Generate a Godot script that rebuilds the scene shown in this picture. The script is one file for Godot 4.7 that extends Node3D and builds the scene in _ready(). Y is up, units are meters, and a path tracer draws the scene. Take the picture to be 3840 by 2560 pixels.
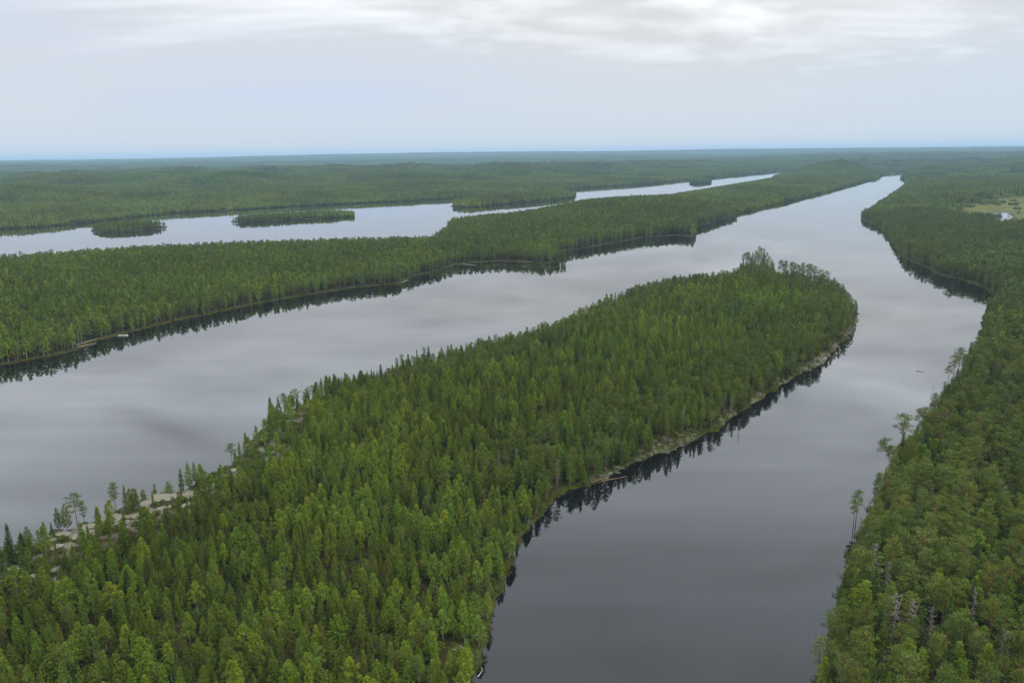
extends Node3D
# A boreal river and lake seen from about 110 m up: a wooded island with a rocky ridge, a long wooded
# peninsula, a right bank of old pines, a second lake with islets, and forest to the skyline.
# All places are in metres; the water lies at y = 0, the viewer looks along -z.

const ISLE := "0,-60 -6,-110 -9.5,-148.9 -8.2,-159.2 -7,-169.4 -5.6,-178.8 -2.9,-190.2 0.9,-206.7 4.1,-220.1 8,-230.3 12.6,-239.8 18.8,-247.5 26.6,-252.6 33.3,-258.8 42.5,-269.6 51.6,-276.5 61.3,-285 71.7,-294.1 83,-305.2 92.2,-319.6 103.7,-333.9 116.7,-350.8 126.7,-362.9 142.2,-383.5 153.4,-396.1 162.6,-402.6 176,-426.1 196.1,-456.4 208.4,-475.5 221.8,-500.2 238.4,-537.9 246.5,-566.4 253.6,-594.4 260.8,-621.2 264.7,-648.4 260.2,-667 248.4,-675.1 235.4,-681 230.5,-691.3 249.2,-751.8 251,-775.8 242.6,-786.1 230.2,-777.9 218.6,-751.8 202.6,-709.1 170.9,-665 136.1,-655.9 93.3,-611.8 52.3,-536.7 25.6,-484.8 1,-449.6 -18.6,-434.7 -33.9,-411.2 -48.8,-398.5 -60,-382.4 -73.8,-374.6 -86.5,-363.9 -92.2,-353.1 -96.1,-344.4 -102.1,-330.5 -106.6,-323.3 -102.6,-314.3 -104.4,-306 -103.8,-289.2 -103.1,-260 -108.6,-247.4 -112.4,-236.4 -122.1,-226.2 -129.2,-216.8 -138.5,-207.6 -142.2,-201.6 -149,-190.5 -159.2,-176.5 -235,-60"
const RIVER := "-700,-150 -480,-300 -294.2,-390.6 -283,-426.1 -270,-436.8 -260.1,-450.3 -257,-461.8 -259.5,-480 -248,-506.4 -233.4,-539.9 -213.9,-569.5 -193.3,-606 -167.3,-636.9 -138.3,-668.6 -118.5,-682.9 -95.1,-685.6 -96.1,-720.3 -73.1,-765 -54.9,-809.5 -33.3,-824 -10.7,-831.9 12,-822.7 31.5,-804.1 52.1,-815.3 62.3,-831.3 54.6,-853.6 45.3,-873.3 59,-912 85,-934 122,-981 175,-1046 227,-1074 238,-1038 258,-1105 274,-1183 320,-1259 411,-1438 545,-1657 749,-1989 1079,-2544 1415,-3125 1718,-3724 1917,-4119 1951,-4097 1712,-3568 1492,-3036 1151,-2362 793,-1713 611,-1384 592,-1354 554,-1262 543,-1208 528,-1145 496,-1054 465,-977 427.4,-877.9 404,-816.3 395.8,-777 389.9,-732.5 376.9,-698.4 382.8,-675.3 382.1,-654.2 378.5,-628.2 358.5,-575.5 319.3,-526.2 285,-470.8 248.8,-416.3 215.5,-372 195.9,-344.4 162.1,-299.5 143.3,-276.6 124,-246.5 107,-222.8 94.2,-204.1 85.9,-188.5 79,-174.8 71.4,-160.7 64.3,-147.4 58.8,-136.5 56,-70 70,300 -700,300"
const LAKE := "-851,-1024 -854,-1188 -839,-1319 -785,-1350 -754,-1432 -724,-1535 -694,-1643 -638,-1682 -594,-1712 -529,-1776 -430,-1845 -361,-1903 -284,-1937 -187,-2025 -81,-2099 34,-2180 150,-2346 219,-2562 327,-2662 506,-2868 749,-3254 911,-3548 1141,-3879 1399,-4291 1577,-4573 1498,-4336 954,-2979 729,-2567 473,-2103 297,-1787 126,-1538 9,-1360 -57,-1291 -80,-1268 -102,-1255 -99,-1203 -87,-1160 -102,-984 -206,-972 -299,-958 -353,-941 -434,-913 -489.1,-876.4 -539.6,-842.3 -599.5,-798.3 -642.5,-745.3"
const ISLET_A := "-661,-1256 -628,-1226 -590,-1246 -564,-1278 -557,-1308 -572,-1342 -628,-1326 -683,-1311"
const ISLET_B := "-486,-1389 -460,-1385 -434,-1398 -368,-1439 -311,-1464 -288,-1491 -304,-1559 -391,-1530 -455,-1468 -492,-1426"
const ISLET_C := "-130,-1729 -114,-1698 -66,-1716 -20,-1780 69,-1873 164,-2017 176,-2165 143,-2245 32,-2113 -76,-1960 -130,-1851"
const ISLET_D := "626,-2845 644,-2797 712,-2854 747,-2998 700,-3041"
const POND := "809,-1354 827,-1371 836,-1366 849,-1367 829,-1331 795,-1264 765,-1235 733,-1200 748,-1238 776,-1303 797,-1327"
const RIDGE := "-90,-344.6 -93.9,-336.4 -100.4,-324.7 -99.4,-297.6 -97.4,-271 -99.4,-250.7 -103.8,-236.4 -107.3,-225.6 -115.9,-214.8 -122.5,-205.6 -131.3,-196.7 -134.7,-191 -141,-180.3"
const KEYS := "o,-123.9,-207.9,9.3 o,-123.4,-210.7,7.0 o,-122.7,-217.5,4.4 y,-119.9,-216.4,5.1 o,-117.7,-217.8,9.2 y,-115.5,-222.4,7.3 y,-114.3,-223.9,7.6 y,-112.7,-224.9,6.9 y,-111.5,-228.7,2.2 o,-109.6,-230.6,4.5 y,-108.5,-233.0,7.6 y,-104.8,-234.1,7.3 y,-101.8,-232.8,7.8 y,-102.1,-238.1,6.7 y,-124.1,-203.4,7.4 y,-127.0,-204.3,6.4 y,-130.3,-206.2,4.2 y,-130.8,-203.6,4.8 o,-132.2,-202.7,4.3 y,-133.9,-201.0,6.5 y,-136.5,-202.0,6.4 y,-140.0,-200.3,6.5 s,-127.5,-184.0,10.5 o,-128.5,-213.7,2.7 y,-99.4,-322.1,7.7 y,-100.8,-320.2,5.8 y,-101.4,-317.4,4.8 o,-98.5,-326.9,8.8 y,-95.8,-329.8,8.2 o,-95.0,-333.9,8.6 y,-92.0,-339.0,5.4 o,-88.6,-344.3,8.8 p,-93.8,-341.2,11.1 s,-34.7,-418.5,8.8 s,-32.9,-418.4,9.1 y,-38.3,-419.5,7.3 s,-44.8,-413.3,9.2 o,-46.8,-410.3,9.5 s,-50.3,-407.4,9.4 o,-53.4,-410.7,5.6 s,-54.6,-404.5,7.8 o,-57.2,-398.6,8.9 o,-59.9,-398.8,7.3 o,221.8,-648.8,19.6 o,224.8,-646.5,19.5 o,226.4,-638.2,19.9 o,230.5,-641.9,18.6 o,232.0,-637.7,17.6 o,235.3,-637.4,19.3 o,237.7,-633.2,18.8 o,241.4,-636.9,19.3 o,243.4,-632.7,18.0 o,247.9,-632.4,15.6 o,250.8,-626.2,15.5 o,244.6,-577.7,9.7 o,226.2,-761.4,14.7 o,228.4,-762.3,14.4 s,231.9,-760.9,14.3 o,235.3,-760.5,15.7 o,238.3,-761.4,19.6 o,240.3,-760.0,18.0 s,242.9,-760.9,17.5 o,245.2,-759.6,14.5 o,248.2,-760.4,10.5 o,231.1,-738.9,15.3 o,224.2,-762.8,13.2 s,238.7,-548.9,7.4 s,234.8,-531.5,8.0 t,141.5,-272.8,12.5 l,133.1,-259.9,10.4 t,156.1,-289.8,9.7 t,161.0,-295.4,8.7 t,130.5,-258.7,7.9 t,135.4,-263.2,6.0 t,213.3,-369.8,10.1 t,207.4,-363.8,7.5 t,221.2,-380.0,10.9 s,235.4,-396.1,11.3 t,171.3,-309.0,7.1 o,197.5,-348.8,5.5 t,102.8,-220.4,8.6 t,100.8,-217.5,7.0 t,116.6,-236.4,7.6 t,69.9,-156.7,8.0 O,103.9,-186.2,12.3 O,95.2,-182.8,12.6 s,115.8,-181.5,10.9 d,83.9,-157.3,12.3 d,90.1,-181.2,12.0 d,92.2,-157.7,8.7 d,105.2,-163.8,9.3 d,100.8,-145.4,9.5 d,92.6,-136.8,6.9 d,132.7,-210.4,6.0 d,123.6,-215.5,7.8 d,91.5,-177.0,9.5 d,87.7,-135.6,4.1 d,78.9,-150.5,4.2 p,85.3,-138.7,4.0 d,14.8,-251.1,8.3 d,54.5,-304.0,5.8 d,0.9,-260.8,8.3 O,-0.5,-266.6,9.8 O,-8.1,-264.1,9.2 O,7.6,-266.1,7.1 d,122.2,-392.4,5.7 d,127.8,-419.1,5.0 d,159.6,-438.4,3.5 d,90.9,-303.7,4.9 d,47.3,-827.8,8.7 s,56.7,-831.4,7.4 o,28.9,-836.0,8.1 o,32.5,-835.6,8.1 o,37.3,-835.1,8.1 b,-11.8,-162.3,9.6 b,-8.5,-161.4,7.0 b,-8.0,-161.4,3.1 b,-10.8,-147.3,8.3 b,-14.4,-151.5,4.8 b,-6.3,-180.8,4.5 b,47.3,-288.3,7.6 B,40.6,-299.8,8.7 r,403.6,-767.7,17.3"
const EYE := Vector3(0, 110, 0)

var rng := RandomNumberGenerator.new()
var isle: PackedVector2Array
var river: PackedVector2Array
var lake: PackedVector2Array
var pond: PackedVector2Array
var islets: Array[PackedVector2Array] = []
var ridge_line: PackedVector2Array
var na := FastNoiseLite.new()
var nb := FastNoiseLite.new()
var nc := FastNoiseLite.new()
var nd := FastNoiseLite.new()
var near_map: PackedFloat32Array
var near_isle: PackedFloat32Array
var near_ridge: PackedFloat32Array
var far_map: PackedFloat32Array
const NX0 := -720.0
const NZ0 := -1180.0
const NC := 6.0
const NW := 275
const NH := 205
const FX0 := -3300.0
const FZ0 := -5400.0
const FC := 28.0
const FW := 275
const FH := 196
var cam_basis: Basis
var focal := 0.0
var names := {}
var tv: PackedVector3Array
var tc: PackedColorArray
var mats := {}


func _ready() -> void:
	rng.seed = 20190
	# camera
	var pitch := deg_to_rad(-13.2867)
	var roll := deg_to_rad(-0.7795)
	var fwd := Vector3(0, sin(pitch), -cos(pitch))
	var right0 := Vector3(1, 0, 0)
	var up0 := right0.cross(fwd)
	cam_basis = Basis(right0 * cos(roll) + up0 * sin(roll), -right0 * sin(roll) + up0 * cos(roll), -fwd)
	var cam := Camera3D.new()
	cam.name = "camera"
	cam.fov = 46.4
	cam.near = 1.0
	cam.far = 60000.0
	cam.transform = Transform3D(cam_basis, EYE)
	cam.current = true
	add_child(cam)
	focal = 784.0 / tan(deg_to_rad(23.2))
	# sky, air, exposure
	var env := Environment.new()
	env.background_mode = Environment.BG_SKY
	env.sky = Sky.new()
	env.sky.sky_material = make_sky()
	env.tonemap_mode = Environment.TONE_MAPPER_LINEAR
	env.tonemap_exposure = 1.0
	env.fog_enabled = true
	env.fog_density = 0.00006
	env.fog_light_color = Color(0.72, 0.87, 1.0)
	env.sdfgi_enabled = true
	env.ssao_enabled = true
	env.ssil_enabled = true
	var we := WorldEnvironment.new()
	we.name = "world_environment"
	we.environment = env
	add_child(we)
	var sun := DirectionalLight3D.new()
	sun.name = "veiled_sun"
	sun.light_energy = 0.5
	sun.light_angular_distance = 10.0
	sun.light_color = Color(1.0, 0.97, 0.92)
	sun.shadow_enabled = true
	sun.rotation = Vector3(deg_to_rad(-56), deg_to_rad(62), 0)
	add_child(sun)

	# the lie of land and water
	setup_noise()
	isle = points(ISLE)
	river = points(RIVER)
	lake = points(LAKE)
	pond = points(POND)
	for t in [ISLET_A, ISLET_B, ISLET_C, ISLET_D]:
		islets.append(points(t))
	ridge_line = points(RIDGE)
	make_maps()
	make_materials()
	make_ground()
	make_water()

	# woods, then what lies on and beside the shores
	make_tree_kinds()
	scatter_woods()
	scatter_far_woods()
	plant_individuals()
	make_undergrowth()
	make_rocks()
	make_shore_things()


func points(s: String) -> PackedVector2Array:
	var out := PackedVector2Array()
	for t in s.split(" ", false):
		var c := t.split(",")
		out.append(Vector2(c[0].to_float(), c[1].to_float()))
	return out


func setup_noise() -> void:
	for a in [[na, 11, 1.0 / 700.0, 2], [nb, 12, 1.0 / 160.0, 2], [nc, 13, 1.0 / 34.0, 2], [nd, 14, 1.0 / 9.0, 2]]:
		var n: FastNoiseLite = a[0]
		n.noise_type = FastNoiseLite.TYPE_SIMPLEX_SMOOTH
		n.seed = a[1]
		n.frequency = a[2]
		n.fractal_type = FastNoiseLite.FRACTAL_FBM
		n.fractal_octaves = a[3]


func make_sky() -> PanoramaSkyMaterial:
	var big := FastNoiseLite.new()
	big.noise_type = FastNoiseLite.TYPE_SIMPLEX_SMOOTH
	big.seed = 5
	big.frequency = 0.55
	big.fractal_type = FastNoiseLite.FRACTAL_FBM
	big.fractal_octaves = 5
	big.fractal_gain = 0.5
	var warp := FastNoiseLite.new()
	warp.noise_type = FastNoiseLite.TYPE_SIMPLEX_SMOOTH
	warp.seed = 9
	warp.frequency = 0.35
	warp.fractal_octaves = 2
	var w := 2560
	var h := 1280
	var data := PackedFloat32Array()
	data.resize(w * h * 3)
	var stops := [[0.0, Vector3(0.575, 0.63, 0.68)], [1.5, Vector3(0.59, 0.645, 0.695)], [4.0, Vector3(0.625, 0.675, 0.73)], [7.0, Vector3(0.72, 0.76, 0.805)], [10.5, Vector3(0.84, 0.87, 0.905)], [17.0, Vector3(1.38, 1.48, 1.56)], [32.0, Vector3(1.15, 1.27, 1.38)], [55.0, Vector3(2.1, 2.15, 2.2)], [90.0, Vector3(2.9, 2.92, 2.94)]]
	for j in h:
		var el := 90.0 - (j + 0.5) * 180.0 / h
		if el < -1.0:
			for i in w:
				var k0 := (j * w + i) * 3
				data[k0] = 0.06
				data[k0 + 1] = 0.08
				data[k0 + 2] = 0.08
			continue
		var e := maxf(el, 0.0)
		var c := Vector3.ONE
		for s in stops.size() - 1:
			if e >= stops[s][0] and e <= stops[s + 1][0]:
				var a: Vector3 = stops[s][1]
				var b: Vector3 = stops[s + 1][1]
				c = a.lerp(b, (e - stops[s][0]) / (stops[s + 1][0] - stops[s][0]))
		var y := sin(deg_to_rad(e))
		var cy := cos(deg_to_rad(e))
		var fade := smoothstep(0.1, 2.6, e)
		for i in w:
			var az := (i + 0.5) * 360.0 / w
			if az > 180.0:
				az -= 360.0
			var ar := deg_to_rad(az)
			var px := sin(ar) * cy / (y + 0.10)
			var pz := cos(ar) * cy / (y + 0.10)
			var wx := warp.get_noise_2d(px, pz) * 1.1
			var n1 := big.get_noise_2d(px * 0.8 + wx, pz * 1.5 + 7.0)
			var n2 := big.get_noise_2d(px * 2.6 + wx * 2.0 + 31.0, pz * 4.5 + 3.0)
			var n3 := big.get_noise_2d(px * 5.0 + wx * 3.0 + 71.0, pz * 16.0 + 13.0)
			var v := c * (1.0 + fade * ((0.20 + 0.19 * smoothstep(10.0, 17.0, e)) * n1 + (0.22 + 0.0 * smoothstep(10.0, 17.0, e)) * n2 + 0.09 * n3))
			# a darker roll of cloud high on the left
			var roll_x := az + 24.5
			v *= 1.0 - 0.40 * exp(-pow(roll_x / 3.2, 2.0) - pow((e - 17.6 - roll_x * 0.5) / 0.9, 2.0)) * (0.8 + 0.5 * n2)
			# thinner, bluer cloud low on the left; a pale sheet higher up to the right
			var q := exp(-pow((az + 13.0) / 15.0, 2.0) - pow((e - 4.3) / 2.7, 2.0)) * (0.8 + 0.6 * n1)
			v *= Vector3(1.0 - 0.36 * q, 1.0 - 0.30 * q, 1.0 - 0.16 * q)
			q = exp(-pow((az + 34.0) / 8.0, 2.0) - pow((e - 9.0) / 2.5, 2.0)) * (0.8 + 0.8 * n1)
			v *= Vector3(1.0 - 0.24 * q, 1.0 - 0.20 * q, 1.0 - 0.10 * q)
			q = exp(-pow((az - 10.0) / 16.0, 2.0) - pow((e - 8.5) / 3.8, 2.0))
			v *= Vector3(1.0 + 0.11 * q, 1.0 + 0.09 * q, 1.0 + 0.06 * q)
			q = exp(-pow((az - 30.0) / 11.0, 2.0) - pow((e - 3.5) / 3.0, 2.0))
			v *= Vector3(1.0 - 0.10 * q, 1.0 - 0.06 * q, 1.0 - 0.02 * q)
			var k := (j * w + i) * 3
			data[k] = v.x
			data[k + 1] = v.y
			data[k + 2] = v.z
	var im := Image.create_from_data(w, h, false, Image.FORMAT_RGBF, data.to_byte_array())
	var m := PanoramaSkyMaterial.new()
	m.panorama = ImageTexture.create_from_image(im)
	return m


# ---------------------------------------------------------------- land and water

func outside(p: Vector2, poly: PackedVector2Array, box: Rect2, reach: float) -> float:
	# signed distance to a polygon, positive inside
	var far := Vector2(maxf(box.position.x - p.x, p.x - box.end.x), maxf(box.position.y - p.y, p.y - box.end.y))
	var d0 := Vector2(maxf(far.x, 0), maxf(far.y, 0)).length()
	if d0 > reach:
		return -d0
	var best := 1e12
	var n := poly.size()
	var a := poly[n - 1]
	for i in n:
		var b := poly[i]
		best = minf(best, p.distance_squared_to(Geometry2D.get_closest_point_to_segment(p, a, b)))
		a = b
	best = sqrt(best)
	return best if Geometry2D.is_point_in_polygon(p, poly) else -best


func box_of(poly: PackedVector2Array) -> Rect2:
	var r := Rect2(poly[0], Vector2.ZERO)
	for p in poly:
		r = r.expand(p)
	return r


func make_maps() -> void:
	near_map.resize(NW * NH)
	near_isle.resize(NW * NH)
	near_ridge.resize(NW * NH)
	far_map.resize(FW * FH)
	var bi := box_of(isle)
	var br := box_of(river)
	var bl := box_of(lake)
	for j in NH:
		for i in NW:
			var p := Vector2(NX0 + i * NC, NZ0 + j * NC)
			var a := outside(p, isle, bi, 120.0)
			var s := maxf(a, -outside(p, river, br, 400.0))
			if p.y < -700.0:
				s = minf(s, -outside(p, lake, bl, 300.0))
			var k := j * NW + i
			near_map[k] = s
			near_isle[k] = a
			var d := 1e9
			if a > -20.0:
				for r in ridge_line.size() - 1:
					d = minf(d, p.distance_to(Geometry2D.get_closest_point_to_segment(p, ridge_line[r], ridge_line[r + 1])))
			near_ridge[k] = minf(d, 300.0)
	for t in islets:
		fine.append([t, box_of(t).grow(90.0), false])
	fine.append([pond, box_of(pond).grow(60.0), true])
	for j in FH:
		for i in FW:
			var p := Vector2(FX0 + i * FC, FZ0 + j * FC)
			var s := maxf(outside(p, isle, bi, 200.0), -outside(p, river, br, 900.0))
			s = minf(s, -outside(p, lake, bl, 900.0))
			far_map[j * FW + i] = s


func sample(map: PackedFloat32Array, w: int, h: int, u: float, v: float) -> float:
	var i := clampi(int(u), 0, w - 2)
	var j := clampi(int(v), 0, h - 2)
	var fu := clampf(u - i, 0.0, 1.0)
	var fv := clampf(v - j, 0.0, 1.0)
	var k := j * w + i
	return lerpf(lerpf(map[k], map[k + 1], fu), lerpf(map[k + w], map[k + w + 1], fu), fv)


func in_near(x: float, z: float) -> bool:
	return x > NX0 and z > NZ0 and x < NX0 + NC * (NW - 1) and z < NZ0 + NC * (NH - 1)


func shore(x: float, z: float) -> float:
	# metres inland (below zero: out on the water)
	var s := 2500.0
	if in_near(x, z):
		s = sample(near_map, NW, NH, (x - NX0) / NC, (z - NZ0) / NC)
		return s + 1.6 * nd.get_noise_2d(x, z) + 1.6 * nc.get_noise_2d(x * 1.6, z * 1.6)
	if z > FZ0 and x > FX0 and x < FX0 + FC * (FW - 1) and z < FZ0 + FC * (FH - 1):
		s = sample(far_map, FW, FH, (x - FX0) / FC, (z - FZ0) / FC)
		for t in fine:
			if x > t[1].position.x and x < t[1].end.x and z > t[1].position.y and z < t[1].end.y:
				var d := outside(Vector2(x, z), t[0], t[1], 100.0)
				s = minf(s, -d) if t[2] else maxf(s, d)
	return s + 4.0 * nc.get_noise_2d(x, z)


var fine := []


func isle_at(x: float, z: float) -> float:
	if not in_near(x, z):
		return -100.0
	return sample(near_isle, NW, NH, (x - NX0) / NC, (z - NZ0) / NC)


func ridge_at(x: float, z: float) -> float:
	return sample(near_ridge, NW, NH, (x - NX0) / NC, (z - NZ0) / NC)


func on_right(x: float, z: float) -> bool:
	return x > 0.42 * absf(z) - 5.0 and x > 50.0


const SKYLINE := [-36.0, 40.0, -32.7, 52.0, -25.6, 86.0, -16.0, 134.0, -5.5, 160.0, 1.0, 156.0, 8.5, 132.0, 14.5, 146.0, 24.2, 124.0, 32.7, 108.0, 38.0, 112.0]


func skyline(az: float) -> float:
	if az <= SKYLINE[0]:
		return SKYLINE[1]
	for i in range(2, SKYLINE.size(), 2):
		if az <= SKYLINE[i]:
			return lerpf(SKYLINE[i - 1], SKYLINE[i + 1], (az - SKYLINE[i - 2]) / (SKYLINE[i] - SKYLINE[i - 2]))
	return SKYLINE[SKYLINE.size() - 1]


func height(x: float, z: float, s: float) -> float:
	if s < 0.0:
		return maxf(-5.0, s * 0.3)
	var bank := 0.55 * (1.0 - exp(-s * 0.55))
	var n2 := nb.get_noise_2d(x, z)
	var a := isle_at(x, z)
	if a > -3.0:
		var rd := ridge_at(x, z)
		var mask := smoothstep(-345.0, -285.0, z) * 0.72 + 0.28
		var h := bank + 5.0 * smoothstep(2.0, 60.0, s) + 8.0 * mask * exp(-pow(rd / 30.0, 2.0)) * smoothstep(0.5, 12.0, s)
		h += cliff(x, z) * 3.0 * smoothstep(0.0, 7.0, s)
		return h + (n2 * 1.6 + nc.get_noise_2d(x, z) * 0.8) * smoothstep(2.0, 25.0, s)
	var r := sqrt(x * x + z * z)
	if on_right(x, z) and r < 1000.0:
		return bank + 0.7 * smoothstep(0.0, 3.0, s) + lerpf(8.0, 2.0, smoothstep(600.0, 1000.0, r)) * smoothstep(3.0, 110.0, s) + (n2 * 2.5 + nc.get_noise_2d(x, z)) * smoothstep(2.0, 30.0, s)
	var n1 := na.get_noise_2d(x, z * 1.8)
	var amp := lerpf(7.0, maxf(6.0, 25.0 + 36.0 * n1), smoothstep(150.0, 800.0, s))
	var g := bank + amp * smoothstep(3.0, 190.0, s) + n2 * 2.5 * smoothstep(5.0, 80.0, s)
	if on_right(x, z):
		amp = lerpf(2.5, amp, smoothstep(1900.0, 3200.0, r))
	var bog := boggy(x, z)
	g += 12.0 * exp(-Vector2(x - 190.0, z + 1470.0).length_squared() / (230.0 * 230.0)) * smoothstep(3.0, 60.0, s)
	g = lerpf(g, minf(g, 1.2), bog)
	g += 38.0 * exp(-Vector2(x - 1560.0, z + 3640.0).length_squared() / (330.0 * 330.0)) * smoothstep(0.0, 160.0, s)
	if r > 4000.0:
		var t := smoothstep(4000.0, 8000.0, r)
		var lo := na.get_noise_2d(x * 0.12 + 900.0, z * 0.34)
		g = lerpf(g, maxf(3.0, 14.0 + 46.0 * smoothstep(5000.0, 13000.0, r) + 38.0 * lo + 9.0 * n1), t)
		var az := rad_to_deg(atan2(x, -z))
		var ring := exp(-pow((r - 15000.0) / 1900.0, 2.0))
		g = maxf(g, ring * (110.0 + (skyline(az) - 110.0) * 0.68 - 12.0 + 7.0 * na.get_noise_2d(az * 90.0, 50.0)))
		if r > 15500.0:
			g *= 1.0 - smoothstep(15500.0, 20000.0, r)
	return g


func cliff(x: float, z: float) -> float:
	# bare rock along two stretches of the island's eastern shore
	var thin := 0.0
	for p in [Vector2(36, -258), Vector2(92, -318), Vector2(112, -344), Vector2(134, -372), Vector2(152, -396), Vector2(186, -440), Vector2(206, -472), Vector2(240, -545)]:
		thin = maxf(thin, 0.5 * smoothstep(15.0, 5.0, Vector2(x, z).distance_to(p)))
	return maxf(maxf(thin, 0.8 * smoothstep(24.0, 10.0, Vector2(x - 62.0, z + 284.0).length())), maxf(smoothstep(20.0, 8.0, Vector2(x - 168.0, z + 412.0).length()), 0.8 * smoothstep(34.0, 14.0, Vector2(x - 222.0, z + 503.0).length())))


func boggy(x: float, z: float) -> float:
	var d := Vector2((x / maxf(-z, 50.0) - 0.690) / 0.150, (z + 1400.0) / 450.0).length() + 0.22 * nb.get_noise_2d(x + 500.0, z)
	var e := Vector2((x - 2040.0) / 120.0, (z + 4380.0) / 260.0).length()
	var f := Vector2((x - 1750.0) / 300.0, (z + 2900.0) / 330.0).length() + 0.4 * nb.get_noise_2d(x, z + 300.0)
	return maxf(smoothstep(1.0, 0.72, d), maxf(smoothstep(1.1, 0.9, e), 0.4 * smoothstep(1.0, 0.7, f)))


func ground_y(x: float, z: float) -> float:
	return height(x, z, shore(x, z))


func bare_rock(x: float, z: float) -> float:
	# how much pale lichen and granite shows: the island ridge, the cliffs, the little clearing
	var m := cliff(x, z) * smoothstep(9.0, 4.0, isle_at(x, z)) * 0.85 * smoothstep(-0.2, 0.35, nd.get_noise_2d(x * 2.3, z * 2.3) + 0.8 * nc.get_noise_2d(x * 1.6 + 90.0, z * 1.6))
	if isle_at(x, z) > 0.0:
		var rd := ridge_at(x, z)
		var k := smoothstep(24.0, 4.0, rd) * smoothstep(-345.0, -320.0, z)
		m = maxf(m, 0.85 * k * smoothstep(0.02, 0.30, nd.get_noise_2d(x * 0.9 + 40.0, z * 1.6) + 0.3 * nc.get_noise_2d(x, z)))
	return m


func make_ground() -> void:
	var rings := 560
	var spokes := 380
	var near_r := 70.0
	var far_r := 23000.0
	var angles := PackedFloat32Array()
	for i in spokes:
		angles.append(deg_to_rad(lerpf(-41.0, 41.0, float(i) / (spokes - 1))))
	for i in range(1, 30):
		angles.append(deg_to_rad(41.0 + 278.0 * i / 30.0))
	var na2 := angles.size()
	var v := PackedVector3Array()
	var c := PackedColorArray()
	var idx := PackedInt32Array()
	v.resize(rings * na2)
	c.resize(rings * na2)
	for j in rings:
		var r := near_r * pow(far_r / near_r, float(j) / (rings - 1))
		for i in na2:
			var x := sin(angles[i]) * r
			var z := -cos(angles[i]) * r
			var s := shore(x, z)
			v[j * na2 + i] = Vector3(x, height(x, z, s), z)
			c[j * na2 + i] = ground_color(x, z, s, r)
	for j in rings - 1:
		for i in na2:
			var i2 := (i + 1) % na2
			var a := j * na2 + i
			var b := j * na2 + i2
			idx.append_array([a, a + na2, b, b, a + na2, b + na2])
	# the disc below the viewer
	v.append(Vector3(0, -5, 0))
	c.append(Color(0.03, 0.03, 0.02))
	for i in na2:
		idx.append_array([v.size() - 1, i, (i + 1) % na2])
	var arr := []
	arr.resize(Mesh.ARRAY_MAX)
	arr[Mesh.ARRAY_VERTEX] = v
	arr[Mesh.ARRAY_COLOR] = c
	arr[Mesh.ARRAY_INDEX] = idx
	var m := ArrayMesh.new()
	m.add_surface_from_arrays(Mesh.PRIMITIVE_TRIANGLES, arr)
	var st := SurfaceTool.new()
	st.create_from(m, 0)
	st.generate_normals()
	var o := MeshInstance3D.new()
	o.mesh = st.commit()
	o.material_override = mats.ground
	structure(o, "ground", "mossy forest ground with pale rock on the island ridge and sedge along the shores")


func ground_color(x: float, z: float, s: float, r: float) -> Color:
	if s < 0.0:
		return Color(0.030, 0.024, 0.013)
	var n := nc.get_noise_2d(x, z)
	var f := nd.get_noise_2d(x, z)
	var moss := Color(0.032, 0.040, 0.012).lerp(Color(0.052, 0.042, 0.018), clampf(0.5 + 1.1 * n, 0.0, 1.0))
	if r > 3500.0:
		moss = moss.lerp(Color(0.028, 0.042, 0.018), smoothstep(3500.0, 6000.0, r))
	var sedge := Color(0.075, 0.085, 0.024).lerp(Color(0.060, 0.078, 0.022), clampf(0.5 + f, 0.0, 1.0))
	var c := sedge.lerp(moss, smoothstep(0.8, 3.0 + r * 0.003, s))
	var b := boggy(x, z)
	c = c.lerp(Color(0.150, 0.140, 0.040).lerp(Color(0.095, 0.115, 0.034), clampf(0.5 + 1.5 * nb.get_noise_2d(x * 2.0, z * 2.0), 0.0, 1.0)), b)
	if r < 900.0:
		var k := bare_rock(x, z)
		if k > 0.0:
			c = c.lerp(Color(0.27, 0.26, 0.18).lerp(Color(0.20, 0.19, 0.16), clampf(0.5 + f, 0.0, 1.0)), k)
	return c


func make_water() -> void:
	var m := StandardMaterial3D.new()
	m.resource_name = "still_dark_water"
	m.albedo_color = Color(0.0035, 0.004, 0.004).linear_to_srgb()
	m.metallic_specular = 0.37
	m.clearcoat_enabled = true
	m.clearcoat = 0.36
	m.clearcoat_roughness = 0.006
	m.roughness = 1.0
	# calm stretches and faint breaths of wind
	var n := FastNoiseLite.new()
	n.seed = 3
	n.noise_type = FastNoiseLite.TYPE_SIMPLEX_SMOOTH
	n.frequency = 0.012
	n.fractal_octaves = 4
	var rt := NoiseTexture2D.new()
	rt.width = 512
	rt.height = 512
	rt.seamless = true
	rt.noise = n
	var g := Gradient.new()
	g.offsets = PackedFloat32Array([0.0, 0.52, 0.62, 1.0])
	g.colors = PackedColorArray([Color(0.004, 0.004, 0.004), Color(0.008, 0.008, 0.008), Color(0.055, 0.055, 0.055), Color(0.10, 0.10, 0.10)])
	rt.color_ramp = g
	m.roughness_texture = rt
	m.uv1_triplanar = true
	m.uv1_world_triplanar = true
	m.uv1_scale = Vector3(0.0016, 0.0016, 0.0052)
	var o := MeshInstance3D.new()
	var st := SurfaceTool.new()
	st.begin(Mesh.PRIMITIVE_TRIANGLES)
	for p in [Vector3(-9000, 0, -9000), Vector3(9000, 0, -9000), Vector3(9000, 0, 3000), Vector3(-9000, 0, -9000), Vector3(9000, 0, 3000), Vector3(-9000, 0, 3000)]:
		st.set_normal(Vector3.UP)
		st.add_vertex(p)
	o.mesh = st.commit()
	o.material_override = m
	structure(o, "water", "still dark water mirroring the grey sky and the woods")


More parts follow.
